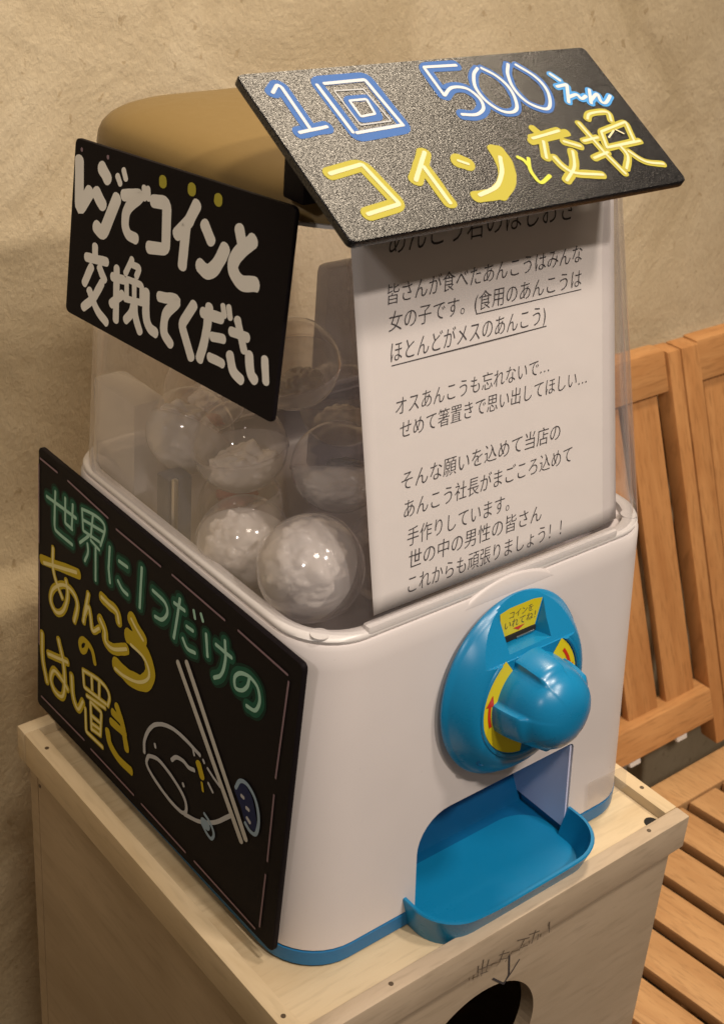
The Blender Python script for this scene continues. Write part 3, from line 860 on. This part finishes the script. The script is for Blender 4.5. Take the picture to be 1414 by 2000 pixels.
# dome
def dome_ring(z, ins=0.0):
    h = z - 0.2212
    x0, x1, y0, y1 = -0.2985 + 0.10 * h + ins, -0.0105 - 0.03 * h - ins, 0.0608 + 0.21 * h + ins, 0.3455 - 0.03 * h - ins
    r = max(0.012, min(0.042 + 0.06 * h, 0.5 * (y1 - y0) - 0.004, 0.055 - ins * 0.5))
    out = []
    for x, y in rrect(x0, x1, y0, y1, r, 12):       # the left side splays a little towards the back
        out.append((x - (0.003 + 0.100 * h) * ((y - y0) / (y1 - y0)) * ((x1 - x) / (x1 - x0)), y, z))
    return out
bm = bmesh.new()
loft(bm, [dome_ring(z) for z in (0.2212, 0.26, 0.30, 0.34, 0.38, 0.415, 0.4410)] + [dome_ring(z, 0.0022) for z in (0.4410, 0.415, 0.38, 0.34, 0.30, 0.26, 0.2212)], False, False)
frombm('dome', bm, MATS['clear_dome'], mach, smooth=60)
bm = bmesh.new()
loft(bm, [dome_ring(0.4392, 0.0006), dome_ring(0.4392, -0.0012), dome_ring(0.4410, -0.0012), dome_ring(0.4410, 0.0006)], False, False)
frombm('dome_flange', bm, MATS['collar_plastic'], mach, smooth=30)
# lid
bm = bmesh.new()
loft(bm, [dome_ring(0.4412, 0.004), dome_ring(0.4414, -0.0008)] +
     [[(x, y, z) for (x, y, _) in dome_ring(0.4412, i_)] for z, i_ in ((0.4420, -0.0016), (0.4480, -0.0010), (0.4530, 0.0008), (0.4570, 0.0040), (0.4602, 0.0085), (0.4630, 0.0150), (0.4653, 0.0240), (0.4670, 0.0350), (0.4682, 0.0480), (0.4688, 0.0620), (0.4690, 0.0740))])
frombm('lid', bm, MATS['amber_plastic'], mach, smooth=70)
bm = bmesh.new()
loft(bm, [[(x, y, z) for x, y in rrect(-0.2930 + i_, -0.0260 - i_, 0.0755 + i_, 0.3345 - i_, 0.030, 8)] for z, i_ in ((0.2145, -0.0012), (0.2150, 0.0), (0.195, 0.004), (0.1895, 0.012))], False, True)
frombm('hopper', bm, MATS['hopper_grey'], mach, smooth=50)  # dark liner added for contrast behind the capsules
# works seen through the dome
bm = bmesh.new(); box(bm, -0.1420, -0.0500, 0.2700, 0.2860, 0.190, 0.350, 0.007)
frombm('lock_column', bm, MATS['smoky_column'], mach, smooth=35)  # smoky slab filling a dark area inside the dome
bm = bmesh.new(); box(bm, -0.2915, -0.2660, 0.2720, 0.3270, 0.190, 0.2830, 0.006)
frombm('mechanism_housing', bm, MATS['milky_capsule'], mach, smooth=35)
bm = bmesh.new(); box(bm, -0.2915, -0.2740, 0.2290, 0.2440, 0.190, 0.2480, 0.002)
frombm('bracket', bm, MATS['dark_column'], mach, smooth=35)
bm = bmesh.new(); box(bm, -0.2905, -0.2870, 0.2245, 0.2280, 0.190, 0.2500, 0.001)
frombm('metal_bar', bm, MATS['metal'], mach, smooth=35)
# chute lining and tray
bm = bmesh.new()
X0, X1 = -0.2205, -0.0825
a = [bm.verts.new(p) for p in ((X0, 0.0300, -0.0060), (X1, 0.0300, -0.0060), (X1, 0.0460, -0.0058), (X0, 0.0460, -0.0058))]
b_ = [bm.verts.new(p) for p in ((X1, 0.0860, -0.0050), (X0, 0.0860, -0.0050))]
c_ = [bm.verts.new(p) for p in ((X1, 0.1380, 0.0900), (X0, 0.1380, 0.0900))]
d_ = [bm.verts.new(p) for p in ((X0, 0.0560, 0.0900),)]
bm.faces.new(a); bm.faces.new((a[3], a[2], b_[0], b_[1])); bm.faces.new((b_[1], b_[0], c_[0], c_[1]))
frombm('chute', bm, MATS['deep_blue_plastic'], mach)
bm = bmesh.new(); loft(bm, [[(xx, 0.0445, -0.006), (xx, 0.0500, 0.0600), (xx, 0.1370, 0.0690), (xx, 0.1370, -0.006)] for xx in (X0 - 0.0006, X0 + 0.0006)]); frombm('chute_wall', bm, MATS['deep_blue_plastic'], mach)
bm = bmesh.new()
loft(bm, [[(xx, 0.0430, 0.0010), (xx, 0.0492, 0.0705), (xx, 0.1370, 0.0705), (xx, 0.1120, 0.0020)] for xx in (X1 - 0.0012, X1 + 0.0004)])
frombm('chute_side', bm, MATS['flap_lavender'], mach)
# tray: a rim wall following a rounded U, and its floor
def upath(x0, x1, yb_, yf, r, n=10, dip=0.0):
    p = [(x0, yb_)]
    for k_ in range(n + 1):
        a_ = math.radians(180 + 90 * k_ / n); p.append((x0 + r + r * math.cos(a_), yf + r + r * math.sin(a_)))
    for k_ in range(1, 12): p.append((x0 + r + (x1 - x0 - 2 * r) * k_ / 12, yf))
    for k_ in range(n + 1):
        a_ = math.radians(270 + 90 * k_ / n); p.append((x1 - r + r * math.cos(a_), yf + r + r * math.sin(a_)))
    p.append((x1, yb_)); return p
bm = bmesh.new()
TX0, TX1, TF = -0.2320, -0.0790, 0.0035
def rimz(x):
    return 0.0172 - 0.0025 * (1 / (1 + math.exp(-(x + 0.196) / 0.004))) + 0.0030 * (1 / (1 + math.exp(-(x + 0.100) / 0.006)))
O0 = upath(TX0 + 0.006, TX1 - 0.006, 0.0440, TF + 0.0075, 0.024); O1 = upath(TX0, TX1, 0.0440, TF, 0.030)
I1 = upath(TX0 + 0.0026, TX1 - 0.0026, 0.0440, TF + 0.0026, 0.0275); I0 = upath(TX0 + 0.0085, TX1 - 0.0085, 0.0440, TF + 0.0098, 0.022)
rows = [[(x, y, -0.0078) for x, y in O0], [(x, y, rimz(x) - 0.001) for x, y in O1], [(x + (0.0006 if x < -0.15 else -0.0006), y + 0.0006, rimz(x)) for x, y in O1], [(x, y, rimz(x)) for x, y in I1], [(x, y, rimz(x) - 0.0012) for x, y in I1], [(x, y, -0.0040) for x, y in I0]]
loft(bm, rows, False, False, False)
bk_ = [(X1 - 0.002, 0.0440), (X1 - 0.002, 0.0560)] + [(X1 - 0.030 + 0.028 * math.cos(math.radians(90 * k_ / 8)), 0.0560 + 0.022 * math.sin(math.radians(90 * k_ / 8))) for k_ in range(1, 9)] + [(X0 + 0.030 - 0.028 * math.sin(math.radians(90 * k_ / 8)), 0.0560 + 0.022 * math.cos(math.radians(90 * k_ / 8))) for k_ in range(0, 8)] + [(X0 + 0.002, 0.0560), (X0 + 0.002, 0.0440)]
fl = [bm.verts.new((x, y, -0.0040)) for x, y in I0 + bk_]; bm.faces.new(fl)
frombm('tray', bm, MATS['blue_plastic'], mach, smooth=45)
# strip of tape at the foot of the front
bm = bmesh.new()
M_ = basis((-0.0640, 0.0413, 0.0085), (1, 0, 0.06), (0, 0.0803, 1.0))
b2 = [bm.verts.new(p) for p in ((0, 0, 0.0012), (0.040, 0, 0.0012), (0.040, 0.020, 0.0012), (0, 0.024, 0.0012))]; bm.faces.new(b2)
frombm('tape_strip', bm, MATS['clear_tape'], mach, M_)

# coin unit (local frame: u right, v up, n out of the front)
prof = [(0.0612, 0.0), (0.0616, 0.0015), (0.0606, 0.0034)]
R0, R1, H0, H1 = 0.0596, 0.0430, 0.0042, 0.0190
for k_ in range(0, 21):
    t_ = k_ / 20; prof.append((R0 + (R1 - R0) * t_, H0 + (H1 - H0) * (math.sin(t_ * math.pi / 2) ** 0.9)))
prof += [(0.0424, 0.0199), (0.0412, 0.0201), (0.0404, 0.0195), (0.0402, 0.0180), (0.0, 0.0180)]
def oval(x, y, z, a, r):
    w_ = min(1.0, max(0.0, (r - 0.041) / 0.018))
    return x * (1 - 0.055 * w_), y * (1 + 0.035 * w_), z
CM = basis((-0.1535, 0.0544 - 0.0046, 0.1500), (1, 0, 0), (0, 0.0803, 1.0))
bm = bmesh.new(); lathe(bm, prof, 120, oval)
cu = frombm('coin_unit', bm, MATS['blue_plastic'], mach, CM, 40)
def local_cut(o, rings):   # pocket of the coin slot, given in the unit's own frame
    cb_ = bmesh.new(); loft(cb_, [[tuple(CM @ Vector(p)) for p in ring] for ring in rings]); cut(o, cb_)
prism = [(0.0305, 0.0170), (0.0660, 0.0006), (0.0900, 0.0002), (0.0900, 0.05), (0.0300, 0.05)]
local_cut(cu, [[(xx, v_, h_) for v_, h_ in prism] for xx in (-0.048, 0.048)])
local_cut(cu, [[(-0.0150, 0.0335, 0.0036), (0.0150, 0.0335, 0.0036), (0.0200, 0.0620, 0.0058), (-0.0200, 0.0620, 0.0058)],
               [(-0.0215, 0.0335, 0.0320), (0.0215, 0.0335, 0.0320), (0.0260, 0.0800, 0.0320), (-0.0260, 0.0800, 0.0320)]])
for p in cu.data.polygons: p.use_smooth = True
cu.data.set_sharp_from_angle(angle=math.radians(30))
bv = cu.modifiers.new('soft_edges', 'BEVEL'); bv.width = 0.0007; bv.segments = 2; bv.limit_method = 'ANGLE'; bv.angle_limit = math.radians(32); bv.harden_normals = False
# yellow ring with red arrows
bm = bmesh.new()
def arc_patch(bm, r0, r1, a0, a1, z, n=18):
    p = [(r1 * math.cos(math.radians(a0 + (a1 - a0) * k_ / n)), r1 * math.sin(math.radians(a0 + (a1 - a0) * k_ / n)), z) for k_ in range(n + 1)]
    q = [(r0 * math.cos(math.radians(a0 + (a1 - a0) * k_ / n)), r0 * math.sin(math.radians(a0 + (a1 - a0) * k_ / n)), z) for k_ in range(n + 1)]
    vp = [bm.verts.new(c__) for c__ in p]; vq = [bm.verts.new(c__) for c__ in q]
    for i in range(n): bm.faces.new((vq[i], vp[i], vp[i + 1], vq[i + 1]))
arc_patch(bm, 0.0290, 0.0396, 126, 262, 0.0184, 40)
arc_patch(bm, 0.0290, 0.0396, -10, 52, 0.0184, 24)
link_flat('arrow_label', bm, 'label_yellow', cu, CM)
for a0, a1 in ((198, 172), (40, 14)):
    bm = bmesh.new()
    arc_patch(bm, 0.0338, 0.0360, min(a0, a1), max(a0, a1), 0.0186, 12)
    ah = math.radians(a1 + 1.0); tip = math.radians(a1 - 12)
    vv = [bm.verts.new((r_ * math.cos(t_), r_ * math.sin(t_), 0.0187)) for r_, t_ in ((0.0316, ah), (0.0382, ah), (0.0349, tip))]
    bm.faces.new(vv)
    link_flat('arrow_mark', bm, 'label_red', cu, CM)
# slot and instruction label
SM = CM @ Matrix.Translation((0.0, 0.0, 0.0))
bm = bmesh.new(); box(bm, -0.0150, 0.0150, 0.0337, 0.0380, 0.0038, 0.0050, 0.0004, 1); frombm('coin_slot', bm, MATS['hollow_black'], cu, CM)
bm = bmesh.new(); box(bm, -0.0020, 0.0130, 0.0340, 0.0356, 0.0046, 0.0058, 0.0003, 1); frombm('slot_plate', bm, MATS['metal'], cu, CM)
bm = bmesh.new(); vv = [bm.verts.new(p) for p in ((-0.0145, 0.0382, 0.00430), (0.0145, 0.0382, 0.00430), (0.0180, 0.0565, 0.00572), (0.0100, 0.0582, 0.00585), (-0.0100, 0.0582, 0.00585), (-0.0180, 0.0565, 0.00572))]; bm.faces.new(vv)
lab = link_flat('coin_label', bm, 'label_yellow', cu, CM)
LMX = CM @ Matrix(((1, 0, 0, 0), (0, 0.9924, -0.1228, 0), (0, 0.1228, 0.9924, 0), (0, 0, 0, 1))) 
LM = CM @ Matrix.Translation((0, 0.0382, 0.0045)) @ Matrix.Rotation(math.atan2(0.00142, 0.0183), 4, 'X')
bm = bmesh.new()
write_line(bm, 'コインを', -0.0095, 0.0105, 0.0122, 0.0122, 0.0062, 0.0)
write_line(bm, 'いれてね！', -0.0125, 0.0135, 0.0054, 0.0054, 0.0068, 0.0)
link_flat('lettering', bm, 'ink', lab, LM)
bm = bmesh.new(); vv = [bm.verts.new(p) for p in ((-0.0050, 0.0040, 0.00005), (0, 0.0012, 0.00005), (0.0050, 0.0040, 0.00005))]; bm.faces.new(vv)
link_flat('red_pointer', bm, 'label_red', lab, LM)
# screw recess on the cone
bm = bmesh.new(); lathe(bm, [(0.0042, 0.0), (0.0042, 0.0012), (0.0030, 0.0013), (0.0026, 0.0006), (0, 0.0006)], 20)
frombm('screw_well', bm, MATS['deep_blue_plastic'], cu, CM @ Matrix.Translation((-0.0335, -0.0375, 0.0138)) @ Matrix.Rotation(math.radians(-32), 4, Vector((-0.74, 0.67, 0)).normalized()), 40)
# knob
def kn_disp(x, y, z, a, r):
    f = min(1.0, max(0.0, (0.0430 - z) / 0.0050)); f = f * f * (3 - 2 * f)
    if r > 0.012:
        s_ = 1.0
        for k_ in range(4):
            d_ = (a - math.radians(100 + 90 * k_) + math.pi) % (2 * math.pi) - math.pi
            e_ = max(0.0, 1 - (abs(d_) / math.radians(21)) ** 4)
            s_ += (0.115 * f + 0.014) * (lambda q: q * q * (3 - 2 * q))(min(1.0, e_ * 1.8))
        x, y = x * s_, y * s_
    return x, y, z
prof = [(0.0290, 0.0182), (0.0289, 0.0230), (0.0284, 0.0280), (0.0278, 0.0320), (0.0271, 0.0355), (0.0265, 0.0385), (0.0259, 0.0405), (0.0252, 0.0425), (0.0243, 0.0445), (0.0230, 0.0466), (0.0213, 0.0487), (0.0190, 0.0507), (0.0164, 0.0524), (0.0133, 0.0538), (0.0098, 0.0548), (0.0055, 0.0555), (0.0, 0.0557)]
bm = bmesh.new(); lathe(bm, prof, 180, kn_disp)
frombm('knob', bm, MATS['blue_plastic'], cu, CM, 50)

# ------------------------------------------------------------------ capsules in the dome
def capsule(loc, r, rot, label, fill, half='milky_capsule'):
    root = empty('capsule', loc); R_ = Matrix.Translation(loc) @ (-Vector(rot)).to_track_quat('Z', 'Y').to_matrix().to_4x4()
    tag(root, label, 'capsule', 'toy capsules in the machine')
    def hemi(s):
        b_ = bmesh.new(); rings = []
        rr = r if s > 0 else r * 0.985
        for k_ in range(13):
            t_ = k_ / 12 * math.pi / 2
            rings.append([(max(rr * math.cos(t_), 1e-4) * math.cos(2 * math.pi * j / 40), max(rr * math.cos(t_), 1e-4) * math.sin(2 * math.pi * j / 40), s * rr * math.sin(t_) * (1 if s > 0 else 0.95)) for j in range(40)])
        lip = [[(q * math.cos(2 * math.pi * j / 40), q * math.sin(2 * math.pi * j / 40), -s * 0.0 + zz) for j in range(40)] for q, zz in ((r * 1.0, -0.0016), (r * 1.018, -0.0012), (r * 1.018, 0.0010))] if s > 0 else []
        loft(b_, lip + rings, False, True); return b_
    frombm('shell_half', hemi(1), MATS['clear_capsule'], root, R_, 60)
    frombm('shell_half', hemi(-1), MATS[half], root, R_, 60)
    def lump(name, mt, cx, cy, cz, rad, amp, sc, flat=1.0, sub=4):
        b_ = bmesh.new(); bmesh.ops.create_icosphere(b_, subdivisions=sub + 1, radius=1.0)
        ph = random.random() * 40
        for v_ in b_.verts:
            d = v_.co.normalized(); q = d * sc + Vector((ph, 0, 0))
            k_ = 1 + amp * (0.8 * noise.noise(q) + 1.1 * abs(noise.noise(q * 1.6)) - 0.40 * abs(noise.noise(q * 3.1)) + 0.05 * noise.noise(q * 9))
            v_.co = Vector((cx + d.x * rad * k_, cy + d.y * rad * k_, cz + d.z * rad * k_ * flat))
            if v_.co.length > r * 0.93: v_.co *= r * 0.93 / v_.co.length
        return frombm(name, b_, MATS[mt], root, R_, 75)
    for f in fill:
        lump(*f)
    return root
W_ = 'crumpled_wrap'
capsule((-0.2670, 0.1140, 0.2370), 0.0325, (-0.7, -0.1, 0.55), 'large capsule of crumpled white wrapping at the front corner, lowest of all', [('wrapping', W_, 0.002, 0.001, -0.003, 0.0215, 0.34, 1.5, 0.85)])
capsule((-0.2675, 0.1790, 0.2210), 0.0305, (-0.5, -0.6, -0.2), 'capsule with white wrapping touching the front corner one, against the left side', [('wrapping', W_, 0.001, 0.0, -0.004, 0.0210, 0.34, 1.7, 0.8)])
capsule((-0.2490, 0.2140, 0.2670), 0.0305, (0.1, -0.15, -1.0), 'clear capsule under the lower right corner of the lettered board, milky below', [('wrapping', W_, 0.003, 0.001, -0.012, 0.0195, 0.32, 1.8, 0.6)])
capsule((-0.2040, 0.1700, 0.2600), 0.0305, (-0.25, -0.35, -0.75), 'capsule beside the edge of the paper notice, with a round grey ring inside', [('wrapping', W_, 0.0, 0.0, -0.012, 0.021, 0.25, 2.0, 0.55), ('figure', 'figure_grey', -0.004, -0.006, 0.003, 0.011, 0.25, 2, 0.35, 3)])
capsule((-0.2560, 0.2620, 0.2600), 0.0295, (-0.6, -0.3, -0.6), 'capsule with pale wrapping beside the white housing at the far left', [('wrapping', W_, 0.002, 0.0, -0.006, 0.0235, 0.28, 1.8, 0.85), ('red_thread', 'reddish_wrap', -0.016, 0.006, 0.010, 0.006, 0.4, 2.0, 0.5, 2)])
capsule((-0.2330, 0.2330, 0.2110), 0.0290, (0.2, -0.4, -0.7), 'half hidden capsule with a reddish scrap low in the gap of the pile', [('wrapping', 'reddish_wrap', -0.010, -0.008, 0.006, 0.013, 0.4, 2.0, 0.7, 3), ('wrapping', W_, 0.0, 0.0, -0.012, 0.017, 0.3, 2.0, 0.6)])
capsule((-0.2010, 0.1180, 0.2210), 0.0305, (0.2, 0.1, -1.0), 'nearly empty clear capsule low behind the edge of the paper notice', [('wrapping', W_, 0.006, 0.0, -0.018, 0.012, 0.3, 2.0, 0.5)], 'clear_capsule')
capsule((-0.2110, 0.2139, 0.3159), 0.0305, (0.3, 0.1, -1.0), 'topmost capsule of the pile, by the right edge of the thick lettered board', [('wrapping', W_, 0.004, 0.0, -0.016, 0.014, 0.3, 2.0, 0.6)])
capsule((-0.1650, 0.2170, 0.2760), 0.0300, (-0.1, -0.3, -0.9), 'capsule peeping out behind the paper edge, above the one with the grey ring', [('wrapping', W_, 0.0, 0.0, -0.012, 0.018, 0.3, 2.0, 0.6)])
capsule((-0.2163, 0.3020, 0.2633), 0.0300, (0.4, -0.3, -0.7), 'capsule at the back of the pile, seen between the two under the lettered board', [('wrapping', W_, 0.0, 0.0, -0.010, 0.019, 0.3, 2.0, 0.7)])
capsule((-0.2350, 0.2950, 0.3180), 0.0280, (-0.5, -0.4, -0.4), 'rearmost capsule with a pinkish scrap, high behind the lettered board', [('wrapping', 'reddish_wrap', 0.0, 0.0, -0.010, 0.015, 0.3, 2.0, 0.7, 3)])

# ------------------------------------------------------------------ notice in the dome
PS = 0.21
notice = empty('paper_notice', (-0.161, 0.066, 0.231))
tag(notice, 'white printed paper notice in Japanese inside the front of the dome', 'notice')
PM = basis((-0.261, 0.0640, 0.2430), (1, 0, 0), (0, PS, 1.0))
bm = bmesh.new()
nx, ny = 24, 20; g = []
def pz(u, v): 
    e = max(0.0, u - 0.168) / 0.033
    return -0.0030 * e * e + 0.0006 * math.sin(u * 40 + 1) * (v + 0.02) * 4
for j in range(ny + 1):
    v_ = -0.0122 + 0.2122 * j / ny
    g.append([bm.verts.new((0.2055 * i / nx, v_, pz(0.2055 * i / nx, v_))) for i in range(nx + 1)])
for j in range(ny):
    for i in range(nx): bm.faces.new((g[j][i], g[j][i + 1], g[j + 1][i + 1], g[j + 1][i]))
sheet = frombm('sheet', bm, MATS['paper'], notice, PM, 60)
sm = sheet.modifiers.new('thickness', 'SOLIDIFY'); sm.thickness = 0.0002; sm.offset = -1
LINES = [('あんこう君のはしおき', 0.0247, 0.1650, 0.1885, 0.0185), ('皆さんが食べたあんこうはみんな', 0.0217, 0.1720, 0.1620, 0.0118),
         ('女の子です。(食用のあんこうは', 0.0218, 0.1712, 0.1472, 0.0118), ('ほとんどがメスのあんこう)', 0.0219, 0.1405, 0.1302, 0.0125),
         ('オスあんこうも忘れないで…', 0.0234, 0.1427, 0.1000, 0.0112), ('せめて箸置きで思い出してほしい…', 0.0254, 0.1750, 0.0862, 0.0112),
         ('そんな願いを込めて当店の', 0.0245, 0.1509, 0.0562, 0.0118), ('あんこう社長がまごころ込めて', 0.0253, 0.1606, 0.0394, 0.0118),
         ('手作りしています。', 0.0265, 0.1067, 0.0223, 0.0118), ('世の中の男性の皆さん', 0.0267, 0.1334, 0.0084, 0.0118), ('これからも頑張りましょう！！', 0.0253, 0.1503, -0.0062, 0.0118)]
def on_sheet(bm, name):
    for v_ in bm.verts: v_.co.z = pz(v_.co.x, v_.co.y) + 0.00025
    link_flat(name, bm, 'ink', sheet, PM)
for s_, u0, u1, v0, h_ in LINES:
    bm = bmesh.new(); write_line(bm, s_, u0, u1, v0, v0, h_ * 1.02, 0.0008, 0.12); on_sheet(bm, 'text_line')
for u0, u1, v0 in ((0.0224, 0.1414, 0.1274), (0.0861, 0.1712, 0.1444)):
    bm = bmesh.new(); q = [bm.verts.new(p) for p in ((u0, v0, 0.0008), (u1, v0, 0.0008), (u1, v0 + 0.0006, 0.0008), (u0, v0 + 0.0006, 0.0008))]; bm.faces.new(q)
    on_sheet(bm, 'underline')

# ------------------------------------------------------------------ three hand lettered blackboards
def board(name, label, M, quad, thick, matname, rad=0.004):
    root = empty(name, M.translation)
    tag(root, label, 'sign', 'hand lettered blackboards on the machine')
    bm = bmesh.new(); pts = []
    Q = [Vector(q) for q in quad]
    for i in range(4):
        a, b, c = Q[i - 1], Q[i], Q[(i + 1) % 4]
        s, e = b + (a - b).normalized() * rad, b + (c - b).normalized() * rad
        for k in range(6):
            t_ = k / 5; pts.append(s * (1 - t_) ** 2 + b * 2 * t_ * (1 - t_) + e * t_ ** 2)
    cen = sum(pts, Vector((0, 0))) / len(pts)
    def ring(z, ins): return [(*(p + (cen - p).normalized() * ins), z) for p in pts]
    loft(bm, [ring(-thick, 0.0006), ring(-thick + 0.0006, 0), ring(-0.0006, 0), ring(0, 0.0006)])
    frombm('panel', bm, MATS[matname], root, M, 40)
    return root
M1 = basis(*FRAME1); M2 = basis(*FRAME2); M3 = basis(*FRAME3)
b1 = board('blackboard_sign', 'grainy black price board tilted on the lid, blue 500 and yellow lettering', M1, QUAD1, 0.005, 'grainy_blackboard')
bm = bmesh.new(); box(bm, -0.2850, -0.2480, 0.1150, 0.1330, 0.4560, 0.4940, 0.002)
frombm('foot', bm, MATS['blackboard'], b1, None, 40)  # added black block filling the dark spot under the board; also props it
write_strokes(STROKES_1, b1, M1, {k: 'lettering' for k in INKS}, order=['b', 'l', 'y', 'g', 'p', 'w', 'c'])
b2 = board('blackboard_sign', 'black board with thick grey white lettering and three yellow dots, on the dome', M2, QUAD2, 0.003, 'blackboard')
for u_, v_ in ((0.045, 0.085), (0.140, 0.085), (0.135, 0.030)):
    bm = bmesh.new(); box(bm, u_ - 0.008, u_ + 0.008, v_ - 0.008, v_ + 0.008, -0.0125 - 0.006 * (u_ < 0.1), -0.0031, 0.001); frombm('foam_pad', bm, MATS['hollow_black'], b2, M2, 40)
write_strokes(STROKES_2, b2, M2, {k: 'lettering' for k in INKS}, over={'w': 'marker_w2'})
b3 = board('blackboard_sign', 'large black board with green and yellow lettering, fish and chopsticks drawing, against the side', M3, QUAD3, 0.004, 'blackboard')
n2 = [('n2', s[1] * 1.45, s[2], s[3]) for s in STROKES_3 if s[0] == 'n']
S3 = n2 + [(('g3' if s[0] == 'g' else 'c3' if s[0] == 'c' else 'y3' if s[0] == 'y' else s[0]), s[1], s[2], s[3]) for s in STROKES_3]
nm = {k: 'lettering' for k in ('n2', 'n', 'g3', 'y3', 'c3')}; nm.update({k: 'drawing' for k in 'fhtk'}); nm['d'] = 'border_line'
write_strokes(S3, b3, M3, nm, order=['n2', 'n', 'g3', 'y3', 'c3', 'd', 'k', 'f', 'h', 't'])
